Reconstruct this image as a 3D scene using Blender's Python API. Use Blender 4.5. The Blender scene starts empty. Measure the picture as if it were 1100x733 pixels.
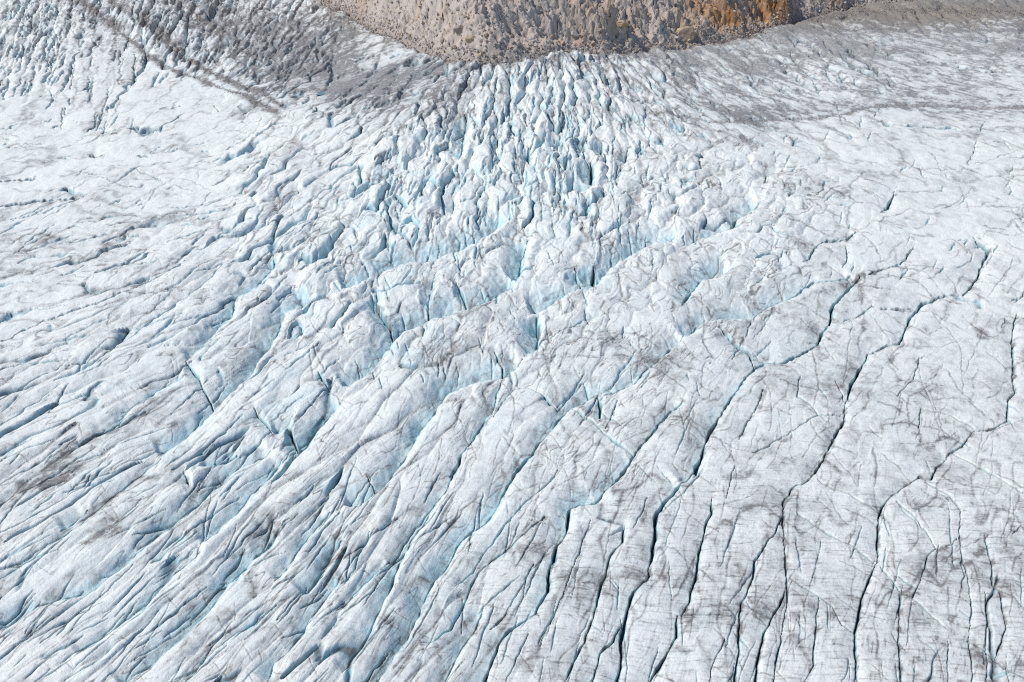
import bpy, math, random
import numpy as np
from mathutils import Vector, Matrix
random.seed(4); RNG = np.random.default_rng(11)
F = np.float32
# ------------------------------------------------------------------ camera
CAM_H = 200.0; PITCH = math.radians(33.0); HFOV = math.radians(65.0)
FOC = 550.0 / math.tan(HFOV / 2)
sc = bpy.context.scene
cam_d = bpy.data.cameras.new("camera"); cam = bpy.data.objects.new("camera", cam_d)
sc.collection.objects.link(cam); sc.camera = cam
cam.location = (0, 0, CAM_H); cam.rotation_euler = (math.pi / 2 - PITCH, 0, 0)
cam_d.sensor_fit = 'HORIZONTAL'; cam_d.angle = HFOV; cam_d.clip_end = 20000; cam_d.clip_start = 1

def rays(px, py):
    u = (px - 550.0) / FOC; v = (366.5 - py) / FOC
    cp, sp = math.cos(PITCH), math.sin(PITCH)
    return u, cp + v * sp, -sp + v * cp          # X, Y, Z of the ray

# ------------------------------------------------------------------ noise
def _h(ix, iy, s):
    n = (ix.astype(np.int64) * 374761393 + iy.astype(np.int64) * 668265263 + s * 982451653) & 0xFFFFFFFF
    n = ((n ^ (n >> 13)) * 1274126177) & 0xFFFFFFFF
    return (n ^ (n >> 16)) & 0xFFFF
_ang = np.arange(65536) * (2 * np.pi / 65536)
_GX = np.cos(_ang).astype(F); _GY = np.sin(_ang).astype(F)
def perlin(x, y, s=0):
    x = np.asarray(x, dtype=F); y = np.asarray(y, dtype=F)
    fx = np.floor(x); fy = np.floor(y); ix = fx.astype(np.int32); iy = fy.astype(np.int32)
    x = x - fx; y = y - fy
    def g(a, b):
        k = _h(ix + a, iy + b, s); return _GX[k] * (x - a) + _GY[k] * (y - b)
    u = x * x * x * (x * (x * 6 - 15) + 10); v = y * y * y * (y * (y * 6 - 15) + 10)
    a = g(0, 0); a += u * (g(1, 0) - a); b = g(0, 1); b += u * (g(1, 1) - b)
    return ((a + v * (b - a)) * 1.45).astype(F)
def fbm(x, y, s=0, o=4, g=.5, l=2.03):
    r = 0; a = 1.; t = 0
    for k in range(o):
        r = r + a * perlin(x, y, s + k * 7); t += a; a *= g; x = x * l + 3.1; y = y * l + 1.7
    return r / t
def ridged(x, y, s=0, o=4, g=.5):
    r = 0; a = 1.; t = 0
    for k in range(o):
        r = r + a * (1 - np.abs(perlin(x, y, s + k * 5)) * 1.6); t += a; a *= g; x = x * 2.1 + 5.3; y = y * 2.1 + 2.9
    return r / t
def ss(a, b, x):
    t = np.clip((x - a) / (b - a), 0, 1); return t * t * (3 - 2 * t)

# ------------------------------------------------------------------ broad lie of the land
def z0(X, Y):
    z = 30 * ss(250, 850, Y) + 26 * np.exp(-((X + 5) / 130) ** 2) * ss(380, 720, Y)
    z = z + 4 * fbm(X / 170, Y / 170, 3, 2) * ss(150, 400, Y)
    return z
def hit(px, py):
    rx, ry, rz = rays(px, py)
    X = rx * 0; Y = X + 0; z = X + 0
    lo = np.full_like(px, 60., dtype=np.float64); t = (CAM_H) / np.maximum(-rz, 0.03)
    t = (CAM_H - 20) / np.maximum(-rz, 0.03)
    for k in range(14):
        z = z0(rx * t, ry * t)
        t = t * .45 + .55 * (CAM_H - z) / np.maximum(-rz, 0.03)
    return rx * t, ry * t, z0(rx * t, ry * t), t

# chart = places read off the photograph, carried to the ground; grid denser where the ground is seen flat on
xs = np.concatenate([np.linspace(-230, -21, 190), np.arange(-20, 1121, .78), np.linspace(1121, 1330, 190)])
ys = np.concatenate([np.linspace(-34, -2, 60), np.arange(-1.5, 140, .42), np.arange(140, 300, .55), np.arange(300, 745, .8), np.linspace(746, 900, 100)])
PX, PY = np.meshgrid(xs, ys)
NR, NC = PX.shape
GX, GY, GZ, GT = hit(PX, PY)
MPP = (GT / FOC).astype(F)                      # metres across one chart unit
X = GX.astype(F); Y = GY.astype(F)
PXf = PX.astype(F); PYf = PY.astype(F)
print("grid", NR, NC, NR * NC, "far", float(GY.max()))

# ice / rock boundary
EDGE = np.array([(-300, -60), (0, -32), (200, -28), (290, -16), (330, -4), (352, 3), (375, 13), (402, 28), (435, 40), (455, 50), (480, 59), (512, 66), (545, 63), (570, 59), (600, 55), (650, 53),
                 (700, 50), (735, 48), (770, 42), (800, 36), (830, 27), (860, 18), (890, 11), (930, 4), (1000, -1), (1100, -3), (1400, -6)], float)
eX, eY, eZ, _ = hit(EDGE[:, 0], EDGE[:, 1])
def edgeY(x): return np.interp(x, eX, eY)

# ------------------------------------------------------------------ control fields (weighted by distance in the chart)
#  x, y, angle, width, aspect, relief, crackiness
CTL = np.array([
 (30,300,10,18,7,1.0,.15),(60,180,5,26,5,.35,.05),(200,190,15,24,4,.5,.08),(100,70,72,16,3,.5,.2),(20,20,58,9,3,1.6,.5),(180,120,30,24,4,.3,.1),
 (200,330,28,22,5,1.9,.2),(100,420,26,24,8,2.0,.2),(60,560,35,22,9,2.1,.2),(60,690,38,22,10,2.1,.2),(250,600,43,22,9,2.1,.2),(300,470,40,26,5,2.6,.2),
 (400,650,54,26,7,2.2,.3),(350,300,40,26,2.2,3.2,.35),(430,340,46,32,1.8,2.6,.3),(550,300,42,36,1.6,2.2,.3),(500,240,58,30,1.6,3.0,.35),(560,180,82,27,1.6,3.8,.4),
 (560,110,84,20,1.9,3.8,.4),(490,150,74,23,1.8,3.8,.4),(430,190,58,22,1.9,3.4,.35),(300,220,38,16,3.5,2.2,.3),(350,160,35,15,4,1.0,.3),(410,110,40,13,4,1.2,.4),
 (620,110,105,17,2.2,3.2,.4),(640,200,80,32,1.5,3.2,.35),(700,130,135,13,4,1.8,.35),(780,120,150,14,5,.7,.1),(720,210,30,30,1.7,3.2,.35),(800,210,25,28,2,2.0,.3),
 (850,130,158,15,6,.5,.05),(1000,110,172,18,6,.35,.05),(1000,200,170,28,4,.3,.05),(940,260,35,36,2,.45,.06),(950,350,42,46,2,.5,.16),(1050,330,50,52,2,.4,.15),
 (760,300,40,42,2,1.5,.25),(700,440,46,46,2.4,1.1,.2),(600,400,46,42,2.0,1.6,.25),(560,520,56,40,2.6,1.1,.2),(620,640,66,38,5,.6,.2),(800,600,80,46,4,.35,.16),
 (1000,600,88,48,3,.25,.16),(850,450,55,50,2,.5,.16),(1050,450,75,50,2.5,.3,.15),
 (250,40,58,7,2.8,1.5,.45),(330,50,45,8,3,1.3,.4),(360,90,30,14,4,.7,.25),(420,70,25,13,5,.5,.2),(200,10,58,7,2.6,2.2,.55),
 (760,60,150,10,5,1.1,.3),(880,50,150,11,5,1.0,.3),(1000,20,155,8,4,1.6,.4),(1000,60,170,16,5,.6,.2),(640,70,120,9,3,2.8,.4),(700,70,140,9,4,2.2,.4)], float)
def ctl(px, py, sig=42.):
    w = []; acc = [0.] * 6; W = 0
    for c in CTL:
        d2 = (px - c[0]) ** 2 + ((py - c[1]) * (1.5 if c[1] < 150 else 1.0)) ** 2
        k = 1. / (1e-3 + (d2 / sig ** 2)) ** 2.2
        a = math.radians(c[2]) * 2
        for i, q in enumerate((math.cos(a), math.sin(a), math.log(c[3]), c[4], c[5], c[6])): acc[i] = acc[i] + k * q
        W = W + k
    c2, s2, lw, asp, rel, crk = [a / W for a in acc]
    return np.arctan2(s2, c2) / 2, np.exp(lw), asp, rel, crk
# low-res field maps on the grid
sub = 8
cPX, cPY = PX[::sub, ::sub], PY[::sub, ::sub]
cA, cW, cAs, cR, cC = ctl(cPX, cPY)
def up(m):
    r = np.arange(NR) / sub; c = np.arange(NC) / sub
    r = np.minimum(r, m.shape[0] - 1.001); c = np.minimum(c, m.shape[1] - 1.001)
    r0 = r.astype(int); c0 = c.astype(int); fr = (r - r0)[:, None]; fc = (c - c0)[None]
    m00 = m[r0][:, c0]; m01 = m[r0][:, c0 + 1]; m10 = m[r0 + 1][:, c0]; m11 = m[r0 + 1][:, c0 + 1]
    return ((m00 * (1 - fc) + m01 * fc) * (1 - fr) + (m10 * (1 - fc) + m11 * fc) * fr).astype(F)
REL = up(cR); WID = up(cW); CRK = up(cC)
c2 = up(np.cos(2 * cA)); s2 = up(np.sin(2 * cA)); ANG = np.arctan2(s2, c2) / 2

# ------------------------------------------------------------------ blocks between the crevasses
wq = np.clip(WID, 6, 30) * (1 - .55 * ss(330, 460, PYf) * ss(620, 420, PXf))
WX = PXf + wq * (.22 * perlin(X / 9, Y / 13, 71) + .05 * perlin(X / 3.3, Y / 4.5, 72)) ; WY = PYf + wq * (.22 * perlin(X / 9, Y / 13, 73) + .05 * perlin(X / 3.3, Y / 4.5, 74))
def seeds(scale, rmin, n, seed):
    r = np.random.default_rng(seed); pts = np.zeros((0, 6)); out = []
    cx = r.uniform(-240, 1340, n); cy = np.where(r.random(n) < .5, r.uniform(-40, 300, n), r.uniform(-40, 900, n))
    a, w, asp, rel, crk = ctl(cx, cy)
    kk = np.where(asp > 3.2, .4, 1.); w = w * scale * np.exp(np.clip(r.normal(0, .32, n), -.5, .5) * kk); asp = asp * np.exp(np.clip(r.normal(0, .25, n), -.4, .4) * kk); a = a + r.normal(0, .09, n) * kk
    P = np.empty((n, 6)); m = 0
    for i in range(n):
        if m:
            dx = P[:m, 0] - cx[i]; dy = P[:m, 1] - cy[i]
            ca, sa = math.cos(a[i]), math.sin(a[i])
            u = dx * ca - dy * sa; v = dx * sa + dy * ca
            if ((u / (w[i] * asp[i])) ** 2 + (v / w[i]) ** 2).min() < rmin ** 2: continue
        P[m] = (cx[i], cy[i], a[i], w[i] * asp[i] / 2, w[i] / 2, r.random()); m += 1
    return P[:m]
def cells(P, reach=2.6):
    F1 = np.full((NR, NC), 99., F); F2 = F1.copy(); I1 = np.full((NR, NC), -1, np.int32); I2 = I1.copy()
    U = np.zeros((NR, NC), F); V = U.copy()
    for k, (cx, cy, a, la, lb, rr) in enumerate(P):
        ca, sa = math.cos(a), math.sin(a)
        hx = reach * math.hypot(la * ca, lb * sa) + 8; hy = reach * math.hypot(la * sa, lb * ca) + 8
        c0, c1 = np.searchsorted(xs, (cx - hx, cx + hx)); r0, r1 = np.searchsorted(ys, (cy - hy, cy + hy))
        if c1 <= c0 or r1 <= r0: continue
        dx = WX[r0:r1, c0:c1] - F(cx); dy = WY[r0:r1, c0:c1] - F(cy)
        u = (dx * F(ca) - dy * F(sa)) / F(la); v = (-dx * F(sa) - dy * F(ca)) / F(lb)   # v > 0: up-left side of the block
        d = np.sqrt(u * u + v * v)
        f1 = F1[r0:r1, c0:c1]; f2 = F2[r0:r1, c0:c1]; i1 = I1[r0:r1, c0:c1]; i2 = I2[r0:r1, c0:c1]
        m = d < f1; m2 = (~m) & (d < f2)
        f2[m] = f1[m]; i2[m] = i1[m]; f1[m] = d[m]; i1[m] = k
        f2[m2] = d[m2]; i2[m2] = k
        U[r0:r1, c0:c1][m] = u[m]; V[r0:r1, c0:c1][m] = v[m]
    return F1, F2, I1, I2, U, V
def pairrand(a, b, s):
    lo = np.minimum(a, b); hi = np.maximum(a, b); return (_h(lo + 7, hi + 3, s) / 65536.).astype(F)

def blob0(x, y, rx, ry): return np.exp(-((PXf - x) / rx) ** 2 - ((PYf - y) / ry) ** 2)
H = np.zeros((NR, NC), F); GAP = np.zeros((NR, NC), F)       # GAP: 1 down inside a crack
DIRTLINE = np.zeros((NR, NC), F)
P1 = seeds(1.0, .74, 9000, 5)
F1, F2, I1, I2, U, V = cells(P1)
print("blocks", len(P1))
lb1 = P1[np.maximum(I1, 0), 4].astype(F); rr1 = P1[np.maximum(I1, 0), 5].astype(F)
e = np.clip(F2 - F1, 0, 1.2)
epx = e * lb1 * .62                                          # distance to the block's edge
Vt = np.clip(V, -1.3, 1.3)
prof = ss(-1.25, -.25, Vt) * (1 - .62 * ss(-.25, 1.35, Vt)) 
dome = 1 - np.exp(-epx / (lb1 * .16 + .5))
LLm = ss(330, 460, PYf) * ss(620, 420, PXf)
amp = REL * MPP * (.55 + .9 * (rr1 * 13 % 1))
H += amp * (1.05 * prof + .75 * dome + .75 * (rr1 - .5) * ss(0, .22, e) + .16 * np.clip(U, -1, 1) * (rr1 * 6 % 1 - .5))
pr = pairrand(I1, I2, 5)
near = np.clip(blob0(620, 420, 260, 130) + blob0(900, 520, 300, 260) + blob0(560, 640, 200, 130) + .6 * blob0(200, 600, 220, 150), 0, 1)
CRK = np.maximum(CRK * (1 - 1.08 * near), .004)
open_ = ss(1 - CRK, 1 - CRK * .6, pr)                        # which edges are open cracks
cw = .65 + 1.0 * pairrand(I1, I2, 9) * np.clip(lb1 / 10, .4, 1.2)
wob = .5 + .9 * (perlin(X / 14, Y / 14, 21) * .5 + .5)
g = open_ * np.exp(-(epx / (cw * wob)) ** 2)
H -= g * MPP * np.clip(lb1 * .55, 1.5, 7); GAP = np.maximum(GAP, g)
DIRTLINE = np.maximum(DIRTLINE, (pairrand(I1, I2, 31) > .55) * np.exp(-(epx / 1.3) ** 2) * .8)
BID = rr1
# texture that runs along each block
tu = U * P1[np.maximum(I1, 0), 3].astype(F) ; tv = V * lb1
grain = fbm(tu / 16 + rr1 * 91, tv / 3.2 + rr1 * 37, 41, 4, .58)
grain2 = ridged(tu / 9 + rr1 * 51, tv / 6 + rr1 * 17, 47, 3, .55)
H += MPP * (np.clip(REL, .5, 6) * ((.30 - .14 * LLm) * grain + .16 * (grain2 - .5)))
del dome, prof, tu, tv, F1, F2
# smaller blocks and hairline cracks inside the big ones
P2 = seeds(.52, .7, 16000, 8)
F1, F2, J1, J2, U2, V2 = cells(P2, 2.3)
lb2 = P2[np.maximum(J1, 0), 4].astype(F); rr2 = P2[np.maximum(J1, 0), 5].astype(F)
e2 = np.clip(F2 - F1, 0, 1.2); ep2 = e2 * lb2 * .62
V2c = np.clip(V2, -1.3, 1.3)
H += REL * MPP * (.30 * ss(-1.2, -.2, V2c) * (1 - .5 * ss(-.2, 1.3, V2c)) + .20 * (rr2 - .5) * ss(0, .2, e2) + .20 * (1 - np.exp(-ep2 / 1.6)))
fa = (rr2 * 17 % 1) * 2 - 1; fb = (rr2 * 29 % 1) * 2 - 1
H += (1 - .6 * LLm) * REL * MPP * ss(0, .12, e2) * (.30 * fa * np.clip(U2, -1.1, 1.1) + .42 * fb * V2c)
pr2 = pairrand(J1, J2, 15)
g2 = ss(1 - CRK * .55, 1 - CRK * .3, pr2) * np.exp(-(ep2 / (.7 * wob)) ** 2)
H -= g2 * MPP * np.clip(lb2 * .4, .8, 3); GAP = np.maximum(GAP, g2 * .7)
DIRTLINE = np.maximum(DIRTLINE, (pairrand(J1, J2, 33) > .72) * np.exp(-(ep2 / 1.0) ** 2) * .7)
del F1, F2, J1, J2, U2, V2, e2, ep2, V2c
print("seeds2", len(P2))

# ------------------------------------------------------------------ the long crevasses, one by one
REG = {"A": (0, 0), "B": (367, 0), "C": (733, 0), "D": (0, 245), "E": (367, 245), "G": (733, 245), "J": (0, 488), "K": (367, 488), "L": (733, 488)}
T = """E2.2 1098,350 1040,400 1000,440 950,485 890,520 820,530 780,555 720,585 690,630 650,670 610,730 560,780
E2 1098,560 1060,590 1020,630 980,680 940,730 900,790
E1.2 940,725 890,700 850,665 790,610 740,580
E1.4 850,650 865,610 890,555
E2.2 580,420 550,450 515,475 430,490 380,505 330,535 300,590 260,640 215,710 180,760
E2.2 625,275 632,330 628,380 590,410
E1 630,375 680,350 740,320 820,290 850,280
E1.5 515,480 512,440 490,400
E1.6 515,490 500,540 480,600 440,650 390,720 350,790
E2.2 0,515 60,480 110,440 160,370 200,330 290,290 400,260 480,230 520,200 560,170
E2.2 560,170 575,110 590,75 600,40
E1.6 165,350 150,300 115,250 110,210
E2 0,205 60,180 120,140 200,110 290,105 340,80 400,60 480,15 530,-20
E1.6 405,255 390,210 370,180
E1.4 285,290 275,240 290,190 300,160
E2.2 600,270 660,250 690,230 720,210 760,195 810,185 850,140 880,110 930,80 1000,45 1090,40
E3 810,180 812,120
E2.2 750,125 770,180
E1.1 490,610 520,560 560,515 600,515 650,540 690,580
E2 830,620 835,570 825,545
G2.4 0,350 60,300 140,285 220,285 280,245 340,225 400,190 430,170 500,165 540,155
G2.6 40,800 60,730 80,670 110,620 150,560 190,500 230,450 270,430 330,430 390,395 440,370 450,330 480,300 480,260 500,230 530,200 560,170 570,150
G2.4 460,730 500,650 525,610 525,570 550,500 570,460 600,400 650,380 700,370 720,330 740,280 775,240 850,215 905,215 940,170 970,110 995,70 940,30
G1.2 525,600 440,600 380,635 320,670 280,700 230,725
G1 440,600 400,560 370,535 375,480
G1.7 180,680 210,620 250,560 260,520
G1.8 850,733 900,700 940,650 1000,645 1045,620 1050,550 1075,530 1065,480 1065,350 1075,280
G1.5 1030,320 1040,290
G1.3 1098,225 1060,235
G2.6 0,250 20,215 60,160 100,150 160,130
G2 515,125 535,95 530,60
G2.2 390,110 410,100 430,60 470,40 530,40 560,10
G1.5 300,140 350,120
G1.5 240,180 270,150
G1.6 600,150 650,130 700,115 745,65
G2 520,300 570,280 610,250
G1 690,540 740,490 760,420 780,415
G1.2 760,640 765,580 860,600 940,640
G1.5 640,260 740,262
G1.8 5,60 60,30 150,0 200,-20
G1.2 200,355 220,310 230,285
G1.6 120,320 180,380 215,400 235,440
G1.2 490,490 525,550
L2.6 0,95 40,50 60,0
L2.4 465,0 430,50 400,90 360,105 330,150 322,190
L2.0 322,190 330,250 332,320 337,400 335,480 325,560 310,640 295,733 290,820
L2 322,200 300,250 270,290 235,340 225,400 190,480 180,530 185,620 170,733 165,830
L2.6 330,440 300,500 270,560 250,620 238,733 230,840
L2.8 0,520 25,470 45,400 60,300 80,210 100,180 98,140
L2.4 865,0 820,40 800,80 760,70 700,110 650,155 635,200 635,260 630,340 590,420 570,490 555,560 555,620 563,733 560,850
L1 550,570 510,550 480,490 435,460 400,440 350,405
L1.8 380,740 400,725 425,670 430,580 435,460
L1 435,80 480,110 540,130 600,165 640,185
L1.3 370,190 420,220 490,265 560,295 620,345
L1.2 640,360 700,440 740,460 775,380 790,330 820,300 870,290 885,270
L1.5 700,440 697,520 700,640 705,720 700,820
L1 740,465 790,510 850,560
L1.3 780,90 860,130 895,180 890,250 905,340 925,420 930,500 925,600 935,700 930,800
L1.4 920,600 975,630 1010,655 1040,690 1098,720 1180,740
L1.5 1010,655 1040,560 1020,440 1000,420 990,330 970,260
L1.1 855,600 855,733
L1.1 975,440 980,733
L2 1060,255 1085,230
L1 870,0 940,30 1000,65 1098,120 1180,150
L1 690,155 740,190 800,270 820,300
L1.5 90,733 110,660 140,590
L1.1 140,140 165,40
L1 0,520 60,515 140,520 175,520
K3 1095,95 1040,150 1010,195 1010,260 990,360 990,390 940,440 910,520 895,600 900,650 885,733 870,820
K3 940,0 900,60 850,110 820,150 765,157 735,170 725,240 690,310 670,370 665,440 620,510 560,550 535,570 510,610 480,680 460,733 430,830
K2.4 820,205 870,215 910,230 900,280 870,320 850,380 830,440 810,520 780,600 740,680 715,733
K3 605,0 560,60 520,130 490,180 460,215 420,240 370,290 340,350 300,400 270,440 240,520 200,600 160,660 110,733 70,800
K2.2 390,0 355,70 330,120 300,160 260,220 220,280 185,340 160,420 130,480 90,570 50,630 10,700
K2.4 210,0 170,50 120,110 60,150 0,165
K1.6 100,110 80,70
K1.5 660,200 600,245 560,280 500,330 440,380 390,480 350,560 300,600 255,607
K1.3 700,55 660,100 600,150 570,185 520,230 480,290 420,380 370,430
K1.5 620,350 590,410 550,470 510,530 480,560
K2.5 460,490 430,560 400,590 370,650 330,733 300,800
K1.1 800,210 770,300 740,380 700,480 660,560 640,620
K2.6 1085,520 1080,580 1050,630 1010,700 990,733 960,820
K2.6 900,540 870,590 830,640 805,733 790,820
K1 600,580 560,660 530,733
K1.3 150,630 100,690 70,730
K1.6 0,500 40,450 100,390 150,340
K1.2 0,420 40,380 90,260
K1 840,210 910,225
K1.1 940,235 970,180 980,140
J2.2 0,565 60,520 120,485 240,450 300,430 400,350 450,310 520,250 600,190 680,120 740,60 820,20 870,-10
J2.6 390,750 410,730 480,680 520,630 570,590 640,530 700,460 740,400 780,350 860,300 890,260
J2.2 860,733 880,670 930,630 970,570 990,530 1040,470 1098,400
J1.6 490,350 560,290 600,250
J2.2 640,290 700,240 760,190 820,120 870,70 910,20
J2.2 700,420 760,400 800,340 850,280 880,220
J2 880,410 920,360 960,310 1000,260 1060,190
J2.6 970,455 1020,400 1060,340 1098,280
J2.2 200,250 250,210 280,180
J1 0,255 80,220 200,150 270,110
J1.6 240,640 320,590 400,530 460,490 490,440 570,380 640,320
J1.3 0,410 80,350 160,300 260,230 340,150 420,90 520,20
J1 130,610 200,560 270,500 350,430 430,360
J1.3 600,733 660,660 760,580 830,540 890,490
J2 640,40 700,30 760,5
J1.7 610,110 595,60
J1 0,170 60,130 150,90 230,60
J1.2 200,760 230,733 300,680 380,610
D2.2 510,733 580,680 640,630 690,580 730,530 790,480 830,430 870,370 900,310 915,270 1000,235
D1.3 690,580 660,530 640,480 610,440 600,430
D1.7 600,430 640,390 700,320 740,290 760,220 820,190 880,130 885,95
D1.6 300,670 380,630 420,580 500,530 600,470
D1.3 820,590 860,630 880,665
D2.2 880,670 930,640 960,720
D2.2 960,720 1000,670 1060,600 1098,560
D1.2 1020,465 1060,520
D1.1 0,560 100,500 200,450 300,430 400,370 500,290 620,210 720,120
D1.1 0,640 120,560 240,470 330,430
D1 0,370 140,300 300,250 450,190 600,110
A1.6 0,668 60,655 130,645 250,635
A1.6 0,585 60,577 120,575
A1.8 285,500 330,502
A1.6 310,427 370,430
A1.3 440,548 520,580
A1.5 435,175 430,275
A1.3 240,210 225,290
A1.3 100,265 80,300
A1.2 200,350 198,415
A1.1 305,360 305,405
A1.1 690,345 705,360
A1.2 555,350 580,342
A1.2 780,368 800,362
A1.2 780,560 800,540
A2 960,618 965,625
C2.2 640,682 665,660 685,615
C1.4 765,540 778,570
C1.4 915,525 945,480 945,455
C1.2 1040,460 1055,480
C1.6 265,590 270,560 325,550
C2.2 150,727 190,690 250,655
B2.6 805,600 803,530
B2 605,535 600,480
B2.2 910,530 920,480
B2.2 840,510 838,460
B2.4 730,625 800,600
B2 360,690 358,640
B2.4 380,520 392,440 400,370
B2 690,490 705,440
""".strip().splitlines()
DLD = np.full((NR, NC), 99., F); DL = np.full((NR, NC), 99., F); SGN = np.zeros((NR, NC), F); BW = np.zeros((NR, NC), F)
jx = 1.4 * perlin(X / 6, Y / 8, 81) + 1.0 * perlin(X / 2.3, Y / 3, 82) + 1.6 * perlin(X / 22, Y / 25, 83)
jy = 1.4 * perlin(X / 6, Y / 8, 84) + 1.0 * perlin(X / 2.3, Y / 3, 85)
QX = PXf + jx; QY = PYf + jy
HL = np.zeros((NR, NC), F)
def line_dist(pts, R):
    pts = np.array(pts, float); x0, y0 = pts.min(0) - R - 5; x1, y1 = pts.max(0) + R + 5
    c0, c1 = np.searchsorted(xs, (x0, x1)); r0, r1 = np.searchsorted(ys, (y0, y1))
    if c1 - c0 < 2 or r1 - r0 < 2: return None
    sl = (slice(r0, r1), slice(c0, c1)); qx = QX[sl]; qy = QY[sl]
    best = np.full(qx.shape, 999., F); sg = np.zeros(qx.shape, F); s = np.zeros(qx.shape, F)
    L = np.concatenate([[0], np.cumsum(np.hypot(*np.diff(pts, axis=0).T))])
    for k in range(len(pts) - 1):
        a, b = pts[k], pts[k + 1]; d = b - a; l2 = float(d @ d) + 1e-6
        t = np.clip(((qx - F(a[0])) * F(d[0]) + (qy - F(a[1])) * F(d[1])) / F(l2), 0, 1)
        ex = qx - F(a[0]) - t * F(d[0]); ey = qy - F(a[1]) - t * F(d[1])
        dd = np.sqrt(ex * ex + ey * ey); m = dd < best
        best[m] = dd[m]; sg[m] = np.sign(ex + .55 * ey)[m]; s[m] = (L[k] + t * (L[k + 1] - L[k]))[m]
    return sl, best, sg, s, L[-1]
def lean(p):
    a, b = p[0], p[-1]; return abs(a[0] - b[0]) / (math.hypot(a[0] - b[0], a[1] - b[1]) + 1e-6)
def cen(p):
    x, y = np.mean(p, axis=0); return math.exp(-((x - 470) / 260) ** 2 - ((y - 330) / 110) ** 2)
for n, row in enumerate(T):
    p = row.split(); ox, oy = REG[p[0][0]]; w = float(p[0][1:])
    pts = [(ox + float(q.split(',')[0]) / 2.992, oy + float(q.split(',')[1]) / 2.992) for q in p[1:]]
    r = line_dist(pts, 42)
    if r is None: continue
    sl, d, sg, s, Lt = r
    ends = ss(0, 9, s) * ss(0, 9, Lt - s) * .75 + .25
    m_ = MPP[sl]
    wv = w * (.62 + .5 * perlin(s / 24, s * 0 + n * 3.7, 91)) * ends
    wv = np.clip(wv * (.85 - .25 * near[sl] * (1 - np.clip(REL[sl], 0, 1))), .42, 4)
    wall = np.clip(w - .8, 0, 2.2) / 2.2
    # shoulder: broad on the side that looks right and down, short on the other
    ln = np.where(sg < 0, 5 + (11 + 5 * cen(pts)) * wall, 4.5); am = np.where(sg < 0, (8.2 + 7 * cen(pts)) * wall + .5, 3.4 * wall + .25)
    relb = np.clip(REL[sl] / 1.1, .6, 1.8)
    am = am * (.55 + .9 * (perlin(s / 30, s * 0 + n * 1.3, 92) * .5 + .5)) * relb
    sh = am * np.exp(-(d / ln) ** 1.5) * ends
    HL[sl] = np.maximum(HL[sl], sh * m_)
    gg = np.exp(-(np.where(sg < 0, d / (1.25 + .6 * lean(pts)), d) / (wv * .72)) ** 4)
    deep = (2.5 + 3.2 * w) * m_
    H[sl] -= 0
    np.minimum(DLD[sl], d + 60 * (w < 1.4) , out=DLD[sl]); DLs = DL[sl]; mm = (d / wv) < DLs; DLs[mm] = (d / wv)[mm]
    BWs = BW[sl]; BWs[...] = np.maximum(BWs, gg * deep)
    GAP[sl] = np.maximum(GAP[sl], gg)
# fewer procedural cracks right beside the traced ones is not needed: they branch off them
NEARL = np.clip(1.5 * HL / MPP / 8, 0, 1); NEARL = np.maximum(NEARL, .9 * ss(9, 2, DLD))
mean_ = .95 * REL * MPP
H = mean_ + (H - mean_) * (1 - .72 * NEARL)
H -= HL; H -= BW
print("crevasses", len(T))

# many short slashes on the upper left plain and the dirty ice
def slashes(n, box, ang, ln, w, seed):
    r = np.random.default_rng(seed)
    for k in range(n):
        cx = r.uniform(box[0], box[2]); cy = r.uniform(box[1], box[3]); a = math.radians(r.normal(ang, 9)); l = ln * r.uniform(.5, 1.5) / 2
        pts = [(cx - l * math.cos(a), cy + l * math.sin(a)), (cx + r.normal(0, .6), cy + r.normal(0, .6)), (cx + l * math.cos(a), cy - l * math.sin(a))]
        q = line_dist(pts, 6)
        if q is None: continue
        sl, d, sg, s, Lt = q; wv = w * r.uniform(.5, 1.3) * (.3 + .7 * np.sin(np.clip(s / Lt, 0, 1) * math.pi))
        gg = np.exp(-(d / wv) ** 2); H[sl] -= gg * MPP[sl] * 2.2; H[sl] -= np.exp(-(d / 4) ** 2) * MPP[sl] * .35; GAP[sl] = np.maximum(GAP[sl], gg * .9)
slashes(60, (-10, 10, 70, 100), 58, 13, 1.2, 1); slashes(34, (50, 40, 160, 140), 76, 13, .8, 2); slashes(26, (40, 0, 130, 50), 55, 12, 1.1, 3)
slashes(60, (160, 0, 360, 90), 52, 9, 1.3, 4); slashes(40, (0, 130, 300, 260), 12, 12, .7, 5); slashes(40, (820, 120, 1100, 300), 60, 10, .7, 6)
slashes(70, (520, 70, 620, 240), 88, 16, 1.2, 7); slashes(46, (400, 130, 520, 300), 66, 14, 1.1, 8); slashes(40, (600, 120, 700, 260), 88, 14, 1.1, 9)
slashes(60, (350, 230, 760, 420), 105, 13, .8, 12); slashes(26, (640, 420, 1100, 700), 140, 22, .6, 13)
slashes(60, (0, 420, 400, 733), 45, 30, .7, 14); slashes(40, (620, 90, 860, 140), 150, 16, .9, 15); slashes(60, (650, 40, 960, 100), 142, 13, 1.2, 16); slashes(50, (300, 60, 470, 120), 30, 13, 1.1, 17)

for bx_, ang_, ln_, n_ in (((-40, 380, 160, 560), 31, 60, 26), ((-40, 540, 240, 740), 38, 70, 44), ((160, 420, 340, 740), 44, 60, 44), ((320, 520, 480, 740), 55, 60, 34), ((480, 540, 640, 740), 66, 50, 22), ((640, 560, 820, 740), 76, 46, 16), ((820, 540, 1110, 740), 86, 44, 20), ((-30, 220, 240, 400), 17, 46, 26), ((200, 240, 380, 400), 34, 40, 22), ((600, 330, 820, 540), 50, 36, 16)):
    slashes(n_, bx_, ang_, ln_, .75, int(bx_[0] + ang_ * 31) + 99)

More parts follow.
